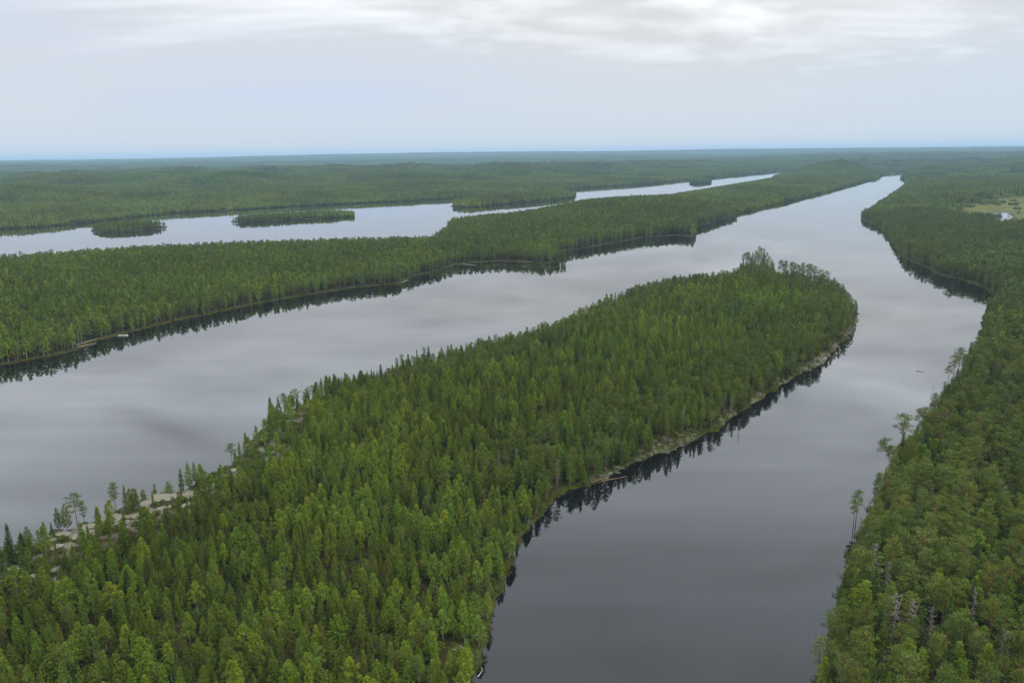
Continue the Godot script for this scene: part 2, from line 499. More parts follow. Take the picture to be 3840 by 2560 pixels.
func structure(o: Node3D, called: String, label: String) -> void:
	o.name = called
	o.set_meta("kind", "structure")
	o.set_meta("label", label)
	add_child(o, true)


# ---------------------------------------------------------------- materials and shapes

func mat(called: String, c: Color, rough := 0.9, vertex := false) -> StandardMaterial3D:
	var m := StandardMaterial3D.new()
	m.resource_name = called
	m.albedo_color = c.linear_to_srgb()
	m.roughness = rough
	m.metallic_specular = 0.18
	m.vertex_color_use_as_albedo = vertex
	m.cull_mode = BaseMaterial3D.CULL_DISABLED
	mats[called] = m
	return m


func grain(seed_value: int, freq: float, lo: float, hi: float) -> NoiseTexture2D:
	var n := FastNoiseLite.new()
	n.seed = seed_value
	n.noise_type = FastNoiseLite.TYPE_SIMPLEX_SMOOTH
	n.frequency = freq
	n.fractal_octaves = 5
	var t := NoiseTexture2D.new()
	t.width = 512
	t.height = 512
	t.seamless = true
	t.noise = n
	var g := Gradient.new()
	g.offsets = PackedFloat32Array([0.25, 0.75])
	g.colors = PackedColorArray([Color(lo, lo, lo), Color(hi, hi, hi)])
	t.color_ramp = g
	return t


func make_materials() -> void:
	var m := mat("ground", Color.WHITE, 1.0, true)
	m.albedo_texture = grain(21, 0.03, 0.72, 1.0)
	m.uv1_triplanar = true
	m.uv1_world_triplanar = true
	m.uv1_scale = Vector3(0.06, 0.06, 0.06)
	m.cull_mode = BaseMaterial3D.CULL_BACK
	m = mat("leaf", Color.WHITE, 0.7, true)
	m.backlight_enabled = true
	m.backlight = Color(0.5, 0.5, 0.46)
	mat("bark", Color.WHITE, 0.95, true)
	mat("far_leaf", Color.WHITE, 1.0, true)
	m = mat("granite", Color(0.29, 0.28, 0.235), 0.95, true)
	m.albedo_texture = grain(22, 0.02, 0.55, 1.0)
	m.uv1_triplanar = true
	m.uv1_world_triplanar = true
	m.uv1_scale = Vector3(0.22, 0.22, 0.22)
	m.cull_mode = BaseMaterial3D.CULL_BACK
	mat("weathered_wood", Color(0.30, 0.27, 0.23), 0.9)
	mat("grey_log", Color(0.22, 0.19, 0.15), 0.9)
	mat("wet_bark", Color(0.11, 0.075, 0.045), 0.8)
	mat("boat_white", Color(0.74, 0.72, 0.68), 0.45)
	mat("boat_inside", Color(0.42, 0.36, 0.28), 0.8)
	mat("dark_gear", Color(0.045, 0.045, 0.05), 0.8)
	mat("red_gear", Color(0.22, 0.06, 0.04), 0.8)


func tri(a: Vector3, b: Vector3, c: Vector3, col: Color) -> void:
	tv.append(a)
	tv.append(b)
	tv.append(c)
	tc.append(col)
	tc.append(col)
	tc.append(col)


func begin() -> void:
	tv = PackedVector3Array()
	tc = PackedColorArray()


func taken() -> Array:
	var a := []
	a.resize(Mesh.ARRAY_MAX)
	a[Mesh.ARRAY_VERTEX] = tv
	a[Mesh.ARRAY_COLOR] = tc
	begin()
	return a


func mesh_of(surfaces: Array) -> ArrayMesh:
	var m := ArrayMesh.new()
	for s in surfaces:
		m.add_surface_from_arrays(Mesh.PRIMITIVE_TRIANGLES, s[0])
		m.surface_set_material(m.get_surface_count() - 1, s[1])
	return m


func any_dir() -> Vector3:
	var y := rng.randf_range(-1, 1)
	var a := rng.randf() * TAU
	var r := sqrt(1.0 - y * y)
	return Vector3(cos(a) * r, y, sin(a) * r)


func shade(c: Color, spread: float) -> Color:
	var k := 1.0 + rng.randf_range(-spread, spread)
	var h := rng.randf_range(-0.05, 0.05)
	return Color(c.r * k * (1.0 + h), c.g * k, c.b * k * (1.0 - h))


func needle(at: Vector3, dir: Vector3, length: float, width: float, col: Color) -> void:
	# the flat of the spray turns outwards and to the sky
	var face := Vector3(at.x, 0, at.z).normalized() * 0.55 + Vector3(0, 0.75, 0) + any_dir() * 0.75
	var w := dir.cross(face).normalized() * width * 0.5
	tri(at - w, at + w, at + dir * length, col)


func stick(a: Vector3, b: Vector3, ra: float, rb: float, ca: Color, cb: Color, sides := 5) -> void:
	var d := (b - a).normalized()
	var u := d.cross(Vector3(0.3, 0.1, 0.95) if absf(d.y) > 0.8 else Vector3.UP).normalized()
	var w := d.cross(u)
	for i in sides:
		var p := TAU * i / sides
		var q := TAU * (i + 1) / sides
		var e := u * cos(p) + w * sin(p)
		var f := u * cos(q) + w * sin(q)
		tri(a + e * ra, b + e * rb, a + f * ra, ca)
		tri(a + f * ra, b + e * rb, b + f * rb, cb)


func bole(h: float, r: float, low: Color, high: Color, lean := Vector3.ZERO, parts := 5) -> void:
	# a tapered, slightly crooked trunk from 0.4 m under ground to h
	var p := Vector3(0, -0.6, 0)
	for i in parts:
		var t := float(i + 1) / parts
		var q := Vector3(sin(t * 5.0 + r * 40.0) * 0.10 * t, h * t, cos(t * 4.0 + r * 90.0) * 0.10 * t) + lean * t * t
		stick(p, q, r * (1.0 - 0.85 * (t - 1.0 / parts)), r * (1.0 - 0.85 * t), low.lerp(high, clampf((t - 0.15) * 1.8, 0, 1)), low.lerp(high, clampf(t * 1.8 - 0.2, 0, 1)))
		p = q


const BARK_LOW := Color(0.13, 0.095, 0.070)
const BARK_HIGH := Color(0.25, 0.125, 0.062)
const DEAD_GREY := Color(0.19, 0.178, 0.16)


func pine_crown(h: float, low: float, wide: float, lod: int, blunt := 0.75) -> void:
	# whorls of rising branches that carry tufts of needles
	var col := Color(0.106, 0.143, 0.018)
	var step := 0.42 if lod == 0 else 0.85
	var y := low
	while y < h - 0.25:
		var t := (y - low) / (h - low)
		var reach := wide * pow(1.0 - t, blunt) * (0.55 + 0.45 * minf(1.0, t * 4.0)) + 0.12
		var n := (6 if lod == 0 else 5) if t < 0.75 else 4
		var turn := rng.randf() * TAU
		for i in n:
			if rng.randf() < 0.10:
				continue
			var a := turn + TAU * i / n + rng.randf_range(-0.35, 0.35)
			var out := Vector3(cos(a), 0, sin(a))
			var l := reach * rng.randf_range(0.68, 1.18)
			var rise := lerpf(0.10, 0.75, t)
			var steps := maxi(2, int(l / (0.36 if lod == 0 else 0.75)) + 1)
			for k in steps:
				var f := lerpf(0.30, 1.0, (k + 0.5) / steps)
				var at := Vector3(0, y, 0) + out * l * f + Vector3(0, l * rise * f * f, 0) + any_dir() * 0.10
				var tint := shade(col, 0.26)
				for q in (8 if lod == 0 else 3):
					var d := (out * 0.55 + Vector3(0, 0.55, 0) + any_dir() * 0.9).normalized()
					needle(at - d * 0.1 + any_dir() * (0.08 if lod == 0 else 0.0), d, (0.36 if lod == 0 else 0.85) * rng.randf_range(0.8, 1.2), (0.155 if lod == 0 else 0.5), tint)
		y += step * rng.randf_range(0.8, 1.2)
	for q in (16 if lod == 0 else 6):
		var d := (Vector3(0, 1.0, 0) + any_dir() * 0.75).normalized()
		needle(Vector3(0, h - 0.6 + 0.05 * q * (1.0 if lod == 0 else 2.5), 0), d, 0.42 if lod == 0 else 0.7, 0.18 if lod == 0 else 0.3, shade(col, 0.25))


func old_pine_crown(h: float, low: float, wide: float, lod: int) -> void:
	# few crooked limbs, each ending in a flat cloud of needles, open between them
	var col := Color(0.090, 0.124, 0.024)
	var n := 17 if lod == 0 else 10
	for i in n:
		var t := (i + 0.5) / n
		var y := lerpf(low, h - 0.7, pow(t, 0.85))
		var a := i * 2.4 + rng.randf_range(-0.5, 0.5)
		var out := Vector3(cos(a), 0, sin(a))
		var l := wide * (0.45 + 0.75 * sin(PI * minf(0.95, 0.22 + t * 0.72))) * rng.randf_range(0.55, 1.1)
		var tip := Vector3(0, y + l * rng.randf_range(-0.05, 0.45), 0) + out * l
		if lod == 0:
			stick(Vector3(0, y - 0.3, 0), tip, 0.05, 0.015, BARK_HIGH, BARK_HIGH, 3)
		for b in 3:
			var c := Vector3(0, y, 0).lerp(tip, 0.55 + 0.23 * b) + any_dir() * 0.25
			var size := Vector3(0.62, 0.30, 0.62) * rng.randf_range(0.8, 1.25) * (1.1 - 0.15 * absf(b - 1))
			for q in (28 if lod == 0 else 7):
				var p := c + any_dir() * size
				var d := (out * 0.35 + Vector3(0, 0.7, 0) + any_dir() * 0.9).normalized()
				needle(p, d, 0.32 if lod == 0 else 0.75, 0.145 if lod == 0 else 0.45, shade(col, 0.28))
	for q in (60 if lod == 0 else 16):
		var p := Vector3(0, h - 0.55, 0) + any_dir() * Vector3(0.75, 0.5, 0.75)
		needle(p, (Vector3(0, 0.8, 0) + any_dir()).normalized(), 0.36 if lod == 0 else 0.7, 0.19 if lod == 0 else 0.4, shade(col, 0.25))


func dead_limbs(h: float, low: float, high: float, n: int, reach: float, thick: float, forks: bool) -> void:
	for i in n:
		var y := lerpf(low, high, (i + rng.randf()) / n)
		var a := i * 2.4 + rng.randf_range(-0.7, 0.7)
		var l := reach * rng.randf_range(0.45, 1.1) * (1.15 - 0.75 * y / h)
		var p := Vector3(0, y, 0)
		var q := p + Vector3(cos(a), rng.randf_range(-0.25, 0.3), sin(a)) * l * 0.55
		var e := q + Vector3(cos(a + rng.randf_range(-0.6, 0.6)), rng.randf_range(-0.45, 0.35), sin(a)) * l * 0.5
		var c := shade(DEAD_GREY, 0.2)
		stick(p, q, thick, thick * 0.7, c, c, 3)
		stick(q, e, thick * 0.7, thick * 0.25, c, c, 3)
		if forks:
			for k in 3:
				var s := p.lerp(q, 0.5 + 0.25 * k) if k < 2 else q.lerp(e, 0.4)
				var w := s + (Vector3(cos(a), 0, sin(a)) * 0.4 + any_dir() * 0.8).normalized() * l * 0.42
				stick(s, w, thick * 0.5, thick * 0.2, c, c, 3)


func birch_crown(h: float, low: float, wide: float, lod: int) -> void:
	# rising limbs with loose clumps of small hanging leaves
	var col := Color(0.130, 0.184, 0.020)
	var n := 54 if lod == 0 else 26
	for i in n:
		var t := (i + rng.randf()) / n
		var y := lerpf(low, h - 0.3, t)
		var r := wide * sin(PI * pow(lerpf(0.10, 0.97, t), 0.72)) * (1.05 - 0.35 * t)
		var a := i * 2.399 + rng.randf_range(-0.4, 0.4)
		var f := sqrt(rng.randf_range(0.15, 1.0)) * rng.randf_range(0.85, 1.15)
		var c := Vector3(cos(a) * r * f, y + r * f * 0.25, sin(a) * r * f)
		var tone := shade(col, 0.16)
		var size := Vector3(0.5, 0.55, 0.5) * rng.randf_range(0.7, 1.2)
		for q in (46 if lod == 0 else 9):
			var p := c + any_dir() * size * rng.randf_range(0.4, 1.0)
			var d := (any_dir() + Vector3(0, -0.35, 0)).normalized()
			needle(p, d, (0.25 if lod == 0 else 0.66) * rng.randf_range(0.8, 1.2), 0.185 if lod == 0 else 0.50, shade(tone, 0.16))


func spruce_crown(h: float, low: float, wide: float, lod: int) -> void:
	# drooping fans on a narrow cone
	var col := Color(0.042, 0.066, 0.016)
	var y := low
	var step := 0.42 if lod == 0 else 0.8
	while y < h - 0.2:
		var t := (y - low) / (h - low)
		var reach := wide * pow(1.0 - t, 0.85) + 0.1
		var n := 8 if t < 0.7 else 5
		if lod > 0:
			n -= 2
		var turn := rng.randf() * TAU
		for i in n:
			var a := turn + TAU * i / n + rng.randf_range(-0.25, 0.25)
			var out := Vector3(cos(a), 0, sin(a))
			var side := Vector3(-sin(a), 0, cos(a))
			var l := reach * rng.randf_range(0.7, 1.15)
			var steps := maxi(2, int(l / (0.34 if lod == 0 else 0.7)) + 1)
			for k in steps:
				var f := (k + 0.6) / steps
				var at := Vector3(0, y, 0) + out * l * f + Vector3(0, -l * 0.38 * f * (1.0 - 0.3 * f), 0)
				var tint := shade(col, 0.28)
				for q in (5 if lod == 0 else 2):
					var d := (out * 0.5 + side * rng.randf_range(-0.9, 0.9) + Vector3(0, -0.35, 0) + any_dir() * 0.35).normalized()
					needle(at + any_dir() * 0.06, d, (0.40 if lod == 0 else 0.85), (0.16 if lod == 0 else 0.48), tint)
		y += step * rng.randf_range(0.85, 1.15)
	for q in 8:
		needle(Vector3(0, h - 0.7 + 0.1 * q, 0), (Vector3(0, 1.2, 0) + any_dir() * 0.7).normalized(), 0.35, 0.14, shade(col, 0.25))


# kind -> {"nominal": height, "hi": [[trunk, crown, both], ...], "mid": [mesh, ...]}
var kinds := {}


func make_tree_kinds() -> void:
	# the young pines of the plantation, the old shore pines, birches, spruces, dead trees
	var looks := {"pine": [[1.75, 1.4, 0.92], [2.0, 1.1, 0.85], [1.4, 1.6, 1.0], [1.8, 1.8, 0.68], [1.6, 0.8, 0.95], [1.2, 1.2, 0.75], [2.2, 2.0, 0.6]], "old_pine": [[1.7, 4.4], [2.1, 5.6], [1.4, 3.9], [1.7, 6.4], [1.3, 5.0]], "birch": [[1.8, 1.7], [1.45, 1.3], [2.15, 2.0], [1.4, 2.6], [1.0, 1.8], [2.4, 2.8]], "spruce": [[1.5, 0.7], [1.15, 0.5], [1.75, 0.9]], "dead": [[1.9, 2.0], [1.3, 3.0], [2.2, 1.5]]}
	var tall := {"pine": 9.0, "old_pine": 12.0, "birch": 9.0, "spruce": 10.0, "dead": 9.0}
	for k in looks:
		var e := {"nominal": tall[k], "hi": [], "mid": []}
		var h: float = tall[k]
		for lod in 2:
			for i in looks[k].size():
				if lod == 1 and i > 2:
					break
				var w: Array = looks[k][i]
				begin()
				if k == "birch":
					bole(h - 1.2, 0.095, Color(0.42, 0.40, 0.36), Color(0.36, 0.33, 0.27), any_dir() * Vector3(0.5, 0, 0.5))
				elif k == "dead":
					bole(h, 0.15, DEAD_GREY, DEAD_GREY * 1.1, any_dir() * Vector3(0.6, 0, 0.6))
				elif k == "old_pine":
					bole(h - 0.6, 0.17, BARK_LOW, BARK_HIGH)
					if lod == 0:
						dead_limbs(h, h * 0.28, w[1] + 0.8, 7, 1.3, 0.028, false)
				else:
					bole(h - 0.5, 0.12, BARK_LOW, Color(0.15, 0.10, 0.06) if k == "pine" else BARK_LOW)
				var trunk := taken()
				if k == "pine":
					pine_crown(h, w[1], w[0], lod, w[2])
				elif k == "old_pine":
					old_pine_crown(h, w[1], w[0], lod)
				elif k == "birch":
					birch_crown(h, w[1], w[0], lod)
				elif k == "spruce":
					spruce_crown(h, w[1], w[0], lod)
				else:
					dead_limbs(h, w[1], h * 0.97, 38 if lod == 0 else 14, w[0], 0.045 if lod == 0 else 0.07, lod == 0)
				var crown := taken()
				var leafy: Material = mats.bark if k == "dead" else mats.leaf
				var both := mesh_of([[trunk, mats.bark], [crown, leafy]])
				if lod == 0:
					e.hi.append([mesh_of([[trunk, mats.bark]]), mesh_of([[crown, leafy]]), both])
				else:
					e.mid.append(both)
		kinds[k] = e


# ---------------------------------------------------------------- the woods

var copies := {}          # "kind/lod/variant" -> [mesh, PackedFloat32Array]
var single := []          # trees that may stand as things of their own: [kind, variant, place, scale, turn, size in view, tone, lean, special label, px, py]

const TONES := {
	"pine": [["green", Color(1.0, 1.0, 1.0)], ["olive green", Color(1.14, 1.05, 0.95)], ["dark green", Color(0.80, 0.86, 0.95)], ["fresh green", Color(1.08, 1.28, 1.0)]],
	"old_pine": [["olive green", Color(1.0, 1.0, 1.0)], ["grey-green", Color(1.12, 1.06, 1.35)], ["dull green", Color(0.84, 0.92, 1.0)], ["brownish green", Color(1.14, 1.0, 0.92)]],
	"birch": [["bright green", Color(1.0, 1.0, 1.0)], ["yellow-green", Color(1.2, 1.06, 0.85)], ["soft green", Color(0.80, 0.86, 1.2)], ["mid-green", Color(0.86, 0.94, 0.9)]],
	"spruce": [["dark green", Color(1.0, 1.0, 1.0)], ["mossy green", Color(1.35, 1.25, 1.0)], ["deep green", Color(0.82, 0.88, 0.95)]],
	"dead": [["silver-grey", Color(1.0, 1.0, 1.0)], ["pale grey", Color(1.2, 1.2, 1.2)], ["brownish grey", Color(0.72, 0.62, 0.52)]],
}


func on_picture(p: Vector3) -> Vector3:
	# x, y in the photograph's 2352 x 1568 frame, z the depth
	var q := p - EYE
	var d := -q.dot(cam_basis.z)
	if d < 1.0:
		return Vector3(-9999, -9999, d)
	return Vector3(1176.0 + focal * q.dot(cam_basis.x) / d, 784.0 - focal * q.dot(cam_basis.y) / d, d)


func put(key: String, mesh: Mesh, t: Transform3D, c: Color) -> void:
	if not copies.has(key):
		copies[key] = [mesh, PackedFloat32Array()]
	copies[key][1].append_array([t.basis.x.x, t.basis.y.x, t.basis.z.x, t.origin.x, t.basis.x.y, t.basis.y.y, t.basis.z.y, t.origin.y, t.basis.x.z, t.basis.y.z, t.basis.z.z, t.origin.z, c.r, c.g, c.b, 1.0])


func tree_basis(turn: float, k: float, wide: float, lean := Vector3.ZERO) -> Basis:
	var b := Basis(Vector3.UP, turn) * Basis.from_scale(Vector3(k * wide, k, k * wide))
	if lean != Vector3.ZERO:
		b = Basis(lean.normalized(), lean.length()) * b
	return b


func plant(kind: String, x: float, z: float, y: float, tall: float, fixed := false, lean := Vector3.ZERO, said := "") -> void:
	var e: Dictionary = kinds[kind]
	var k: float = tall / e.nominal
	var turn := rng.randf() * TAU
	var wide := rng.randf_range(0.78, 1.3)
	var tones: Array = TONES[kind]
	var r := rng.randf()
	var tone := 0 if r < 0.4 else 1 + int((r - 0.4) / 0.6 * (tones.size() - 1) * 0.999)
	var pic := on_picture(Vector3(x, y + tall * 0.6, z))
	var dist := Vector2(x, z).length()
	if dist < 470.0 or fixed:
		var v := rng.randi() % (e.hi.size() as int)
		if said == "t":
			v = 3
		if said == "d":
			v = 0
			tone = 0
		var inside := pic.x > 2.0 and pic.x < 2350.0 and pic.y < 1566.0
		single.append([kind, v, Vector3(x, y, z), k, turn, (tall / dist if inside else 0.0) + (1.0 if fixed else 0.0), tone, lean, said, pic.x, pic.y, wide])
		return
	var v2 := rng.randi() % (e.mid.size() as int)
	put("%s/mid/%d" % [kind, v2], e.mid[v2], Transform3D(tree_basis(turn, k, wide), Vector3(x, y, z)), tint_at(tones[tone][1], x, z))


func tint_at(c: Color, x: float, z: float) -> Color:
	var n := 1.0 + 0.22 * nb.get_noise_2d(x + 700.0, z) + 0.14 * nc.get_noise_2d(x, z + 700.0)
	var w := 1.0 + 0.06 * nb.get_noise_2d(x * 1.4, z * 1.4 - 900.0)
	return Color(c.r * n * w, c.g * n, c.b * n / w)


func scatter_woods() -> void:
	# the trees whose places the photograph shows one by one
	for t in KEYS.split(" ", false):
		var a := t.split(",")
		var x := a[1].to_float()
		var z := a[2].to_float()
		var tall := a[3].to_float()
		var kind: String = {"o": "old_pine", "y": "pine", "t": "old_pine", "l": "old_pine", "O": "old_pine", "s": "spruce", "b": "birch", "B": "birch", "d": "dead", "p": "dead", "r": "old_pine"}[a[0]]
		var lean := Vector3.ZERO
		if a[0] == "l":
			lean = Vector3(0, 0, 0.42)
			tall *= 1.12
		var nearer := Vector2(x, z) * (1.0 - (1.8 if kind == "dead" else 0.3) / Vector2(x, z).length())
		key_spots.append(Vector3(nearer.x, nearer.y, 1.4 if kind != "dead" else 2.4))
		plant(kind, x, z, maxf(ground_y(x, z), 0.0), maxf(tall, 3.0) * (1.0 if z < -600.0 else (1.3 if a[0] == "t" else 1.12)), true, lean, a[0])
	grid(Rect2(-420, -720, 860, 680), 2.8, 0.0, 470.0)
	grid(Rect2(-760, -1060, 1500, 1040), 3.6, 470.0, 800.0)
	grid(Rect2(-1000, -1560, 2100, 1560), 4.3, 800.0, 1500.0)


var key_spots: Array[Vector3] = []


func grid(box: Rect2, cell: float, near_d: float, far_d: float) -> void:
	for j in int(box.size.y / cell):
		for i in int(box.size.x / cell):
			var x := box.position.x + (i + 0.5 + rng.randf_range(-0.46, 0.46)) * cell
			var z := box.position.y + (j + 0.5 + rng.randf_range(-0.46, 0.46)) * cell
			var d2 := x * x + z * z
			if d2 < near_d * near_d or d2 >= far_d * far_d:
				continue
			var pic := on_picture(Vector3(x, 8, z))
			if pic.x < -140.0 or pic.x > 2500.0 or pic.y > 1800.0:
				continue
			var s := shore(x, z)
			if s < 1.0:
				continue
			grow(x, z, s, sqrt(d2))


func grow(x: float, z: float, s: float, d: float) -> void:
	var kind := "pine"
	var tall := 9.0
	var r := rng.randf()
	var n := nc.get_noise_2d(x + 300.0, z) + 0.6 * nb.get_noise_2d(x, z + 400.0)
	var a := isle_at(x, z)
	for k in key_spots:
		if absf(k.x - x) < k.z and absf(k.y - z) < k.z:
			return
	if a > 0.0:
		var rd := ridge_at(x, z)
		if Vector2((x + 13.0) * 0.9, z + 159.0).length() < 4.0:
			return
		if rd < 20.0 and z > -345.0 and z < -150.0 and rng.randf() > (0.12 if rd < 11.0 else 0.42):
			return
		if cliff(x, z) > 0.35 and s < 7.0 and rng.randf() > 0.6:
			return
		tall = rng.randf_range(5.2, 9.4) + 2.0 * smoothstep(-420.0, -640.0, z) + 1.2 * n
		if z < -570.0 and s < 45.0 and x > 190.0:
			kind = "old_pine" if r < 0.45 else ("spruce" if r < 0.6 else "pine")
			tall = rng.randf_range(5.5, 9.5)
			if z < -700.0 and rng.randf() < 0.5:
				return
		elif s < 34.0 and rd > 40.0 and z < -238.0:
			kind = "old_pine" if r < 0.46 else ("birch" if r < 0.56 else ("spruce" if r < 0.66 else ("dead" if r < 0.668 else "pine")))
			tall = rng.randf_range(6.5, 11.5) * (0.9 if s < 6.0 else 1.0)
		elif s < 16.0 and rd > 40.0:
			kind = "birch" if r < 0.55 else ("old_pine" if r < 0.68 else "pine")
			tall = rng.randf_range(4.5, 8.5)
		else:
			var share := clampf(0.34 + 0.55 * n, 0.08, 0.72)
			kind = "birch" if r < share else ("spruce" if r > 0.935 else ("old_pine" if r > 0.90 else "pine"))
			if nd.get_noise_2d(x * 0.7 + 55.0, z * 0.7) > 0.40 and rng.randf() < 0.7:
				return
			if rng.randf() < 0.16:
				tall *= rng.randf_range(0.4, 0.75)
	elif on_right(x, z) and d < 1500.0:
		if boggy(x, z) > 0.35 and rng.randf() < 0.96:
			return
		if rng.randf() < lerpf(0.34, 0.12, smoothstep(350.0, 800.0, d)):
			return
		kind = "old_pine" if r < 0.52 else ("spruce" if r < 0.66 else ("birch" if r < 0.84 + 0.3 * n else ("dead" if r > 0.984 else "pine")))
		tall = rng.randf_range(9.0, 14.5) + 2.5 * smoothstep(350.0, 800.0, d)
		if kind == "birch" or kind == "pine":
			tall *= 0.78
		if s < 4.0:
			tall *= 0.75
		tall *= lerpf(1.0, 0.78, smoothstep(850.0, 1050.0, d))
	else:
		if s < 1.8 and rng.randf() < 0.9:
			return
		if s < 4.0 and rng.randf() < 0.5:
			return
		var b := clampf(0.24 + 0.5 * n, 0.04, 0.66)
		kind = "birch" if r < b else ("spruce" if r > 0.87 else "pine")
		tall = rng.randf_range(8.5, 12.5) + 3.0 * smoothstep(600.0, 1200.0, d)
		if s < 16.0 and r > b:
			kind = "old_pine" if r < 0.86 else ("dead" if r > 0.985 else "spruce")
			tall *= 0.95
		elif r > 0.80 and r < 0.87:
			kind = "old_pine"
			tall *= 1.12
		if boggy(x, z) > 0.3 and rng.randf() < 0.8:
			return
		if x < -90.0 and z < -1200.0:
			tall *= lerpf(0.42, 0.78, smoothstep(2.0, 20.0, s))
	plant(kind, x, z, height(x, z, s), tall)


func far_tree(at: Vector3, h: float, r: float, kind: int) -> void:
	# a distant tree: a pointed or rounded crown of a few ragged facets
	var col: Color = [Color(0.062, 0.083, 0.017), Color(0.092, 0.126, 0.018), Color(0.032, 0.050, 0.015)][kind]  # darker than the near crowns: self-shadow the facets lack is in these colours
	var n := 5
	var turn := rng.randf() * TAU
	var tiers: Array = [[0.12, 0.75], [0.45, 1.0], [0.78, 0.55]] if kind != 2 else [[0.05, 1.0], [0.4, 0.68], [0.75, 0.3]]
	var top := at + Vector3(0, h, 0)
	var last: Array[Vector3] = []
	for t in tiers:
		var now: Array[Vector3] = []
		for i in n:
			var a := turn + TAU * i / n + rng.randf_range(-0.3, 0.3)
			now.append(at + Vector3(cos(a) * r * t[1] * rng.randf_range(0.7, 1.25), h * t[0] * rng.randf_range(0.85, 1.15), sin(a) * r * t[1] * rng.randf_range(0.7, 1.25)))
		if last.size() > 0:
			for i in n:
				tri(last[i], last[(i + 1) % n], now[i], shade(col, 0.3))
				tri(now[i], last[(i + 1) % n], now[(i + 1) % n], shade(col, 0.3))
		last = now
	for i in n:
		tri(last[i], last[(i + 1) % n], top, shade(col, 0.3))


func scatter_far_woods() -> void:
	var small: Array[Mesh] = []
	var large: Array[Mesh] = []
	for v in 4:
		begin()
		for k in 11:
			var kind := 0 if rng.randf() < 0.62 else (1 if rng.randf() < 0.7 else 2)
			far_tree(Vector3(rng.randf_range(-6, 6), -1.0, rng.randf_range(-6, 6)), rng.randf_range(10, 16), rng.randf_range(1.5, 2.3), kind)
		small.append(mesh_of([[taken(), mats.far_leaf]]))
		begin()
		for k in 260:
			var kind := 0 if rng.randf() < 0.65 else (1 if rng.randf() < 0.6 else 2)
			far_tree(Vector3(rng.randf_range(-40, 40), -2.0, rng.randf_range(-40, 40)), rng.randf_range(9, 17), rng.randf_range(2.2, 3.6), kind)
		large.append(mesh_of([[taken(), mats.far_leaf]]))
	var cell := 12.0
	# 1.5 to 3.2 km in small patches
	for j in int(3300.0 / cell):
		for i in int(4400.0 / cell):
			var x := -2200.0 + (i + rng.randf_range(0.3, 0.7)) * cell
			var z := -(j + rng.randf_range(0.3, 0.7)) * cell
			var d := sqrt(x * x + z * z)
			if d < 1496.0 or d > 3200.0:
				continue
			far_patch("small", small, x, z, d, 5.0)
	cell = 68.0
	for j in int(31000.0 / cell):
		for i in int(44000.0 / cell):
			var x := -22000.0 + (i + rng.randf_range(0.3, 0.7)) * cell
			var z := -(j + rng.randf_range(0.3, 0.7)) * cell
			var d := sqrt(x * x + z * z)
			if d < 3230.0 or d > 27000.0 or d > 18500.0 or absf(x) > -z * 0.78:
				continue
			if d > 9000.0 and (i + j * 7) % 3 > 0 and d > 9000.0:
				continue
			far_patch("large", large, x, z, d, 30.0)


func far_patch(key: String, meshes: Array[Mesh], x: float, z: float, d: float, margin: float) -> void:
	var pic := on_picture(Vector3(x, 10, z))
	if pic.x < -150.0 or pic.x > 2500.0:
		return
	var s := shore(x, z)
	if s < margin:
		return
	var b := boggy(x, z)
	if rng.randf() < b * 1.02 - 0.05:
		return
	var y := height(x, z, s)
	var e := 8.0 if key == "small" else 40.0
	var gx := (height(x + e, z, maxf(shore(x + e, z), 0.1)) - y) / e
	var gz := (height(x, z + e, maxf(shore(x, z + e), 0.1)) - y) / e
	var k := 1.0 if d < 9000.0 else 1.75
	var turn := rng.randf() * TAU
	var c := cos(turn) * k
	var q := sin(turn) * k
	var up := rng.randf_range(0.85, 1.15) * (0.45 if b > 0.2 else 1.0) * (lerpf(0.62, 1.0, smoothstep(4.0, 60.0, s)) if z > -1680.0 or x < -140.0 else lerpf(0.7, 1.05, smoothstep(4.0, 40.0, s)))
	var v := rng.randi() % meshes.size()
	var basis2 := Basis(Vector3(c, c * gx + q * gz, q), Vector3(0, up, 0), Vector3(-q, -q * gx + c * gz, c))
	var n := 1.0 + 0.30 * na.get_noise_2d(x * 2.0, z * 2.0) + 0.30 * nb.get_noise_2d(x, z) + rng.randf_range(-0.10, 0.10)
	var w := 1.0 + 0.14 * na.get_noise_2d(x * 3.0 + 400.0, z * 3.0)
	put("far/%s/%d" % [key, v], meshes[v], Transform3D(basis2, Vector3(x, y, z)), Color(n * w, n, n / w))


# ---------------------------------------------------------------- single trees, each a thing of its own

const ORDER := ["", "leftmost", "second from left", "third from left", "fourth from left", "fifth from left", "sixth from left", "seventh from left", "eighth from left", "ninth from left", "tenth from left", "eleventh from left", "twelfth from left", "thirteenth from left", "fourteenth from left", "fifteenth from left", "sixteenth from left", "seventeenth from left", "eighteenth from left", "nineteenth from left", "twentieth from left"]
const ACROSS := ["at the left edge", "one tenth across", "two tenths across", "three tenths across", "four tenths across", "midway across", "six tenths across", "seven tenths across", "eight tenths across", "nine tenths across"]
const SHAPES := {"pine": ["", "broad ", "slim ", "round-topped ", "low-branched ", "narrow ", "bushy "], "old_pine": ["open-crowned ", "spreading ", "narrow ", "high-crowned ", "thin "], "birch": ["", "slim ", "broad ", "high-crowned ", "thin ", "bushy "], "spruce": ["conical ", "slender ", "wide "], "dead": ["many-limbed ", "high-limbed ", "wide-limbed "]}
const NOUNS := {"pine": "pine", "old_pine": "old pine", "birch": "birch", "spruce": "spruce", "dead": "dead tree"}
const NODE_NAMES := {"pine": "pine_tree", "old_pine": "pine_tree", "birch": "birch_tree", "spruce": "spruce_tree", "dead": "dead_tree"}
const SORTS := {"pine": "pine tree", "old_pine": "pine tree", "birch": "birch tree", "spruce": "spruce tree", "dead": "dead tree"}


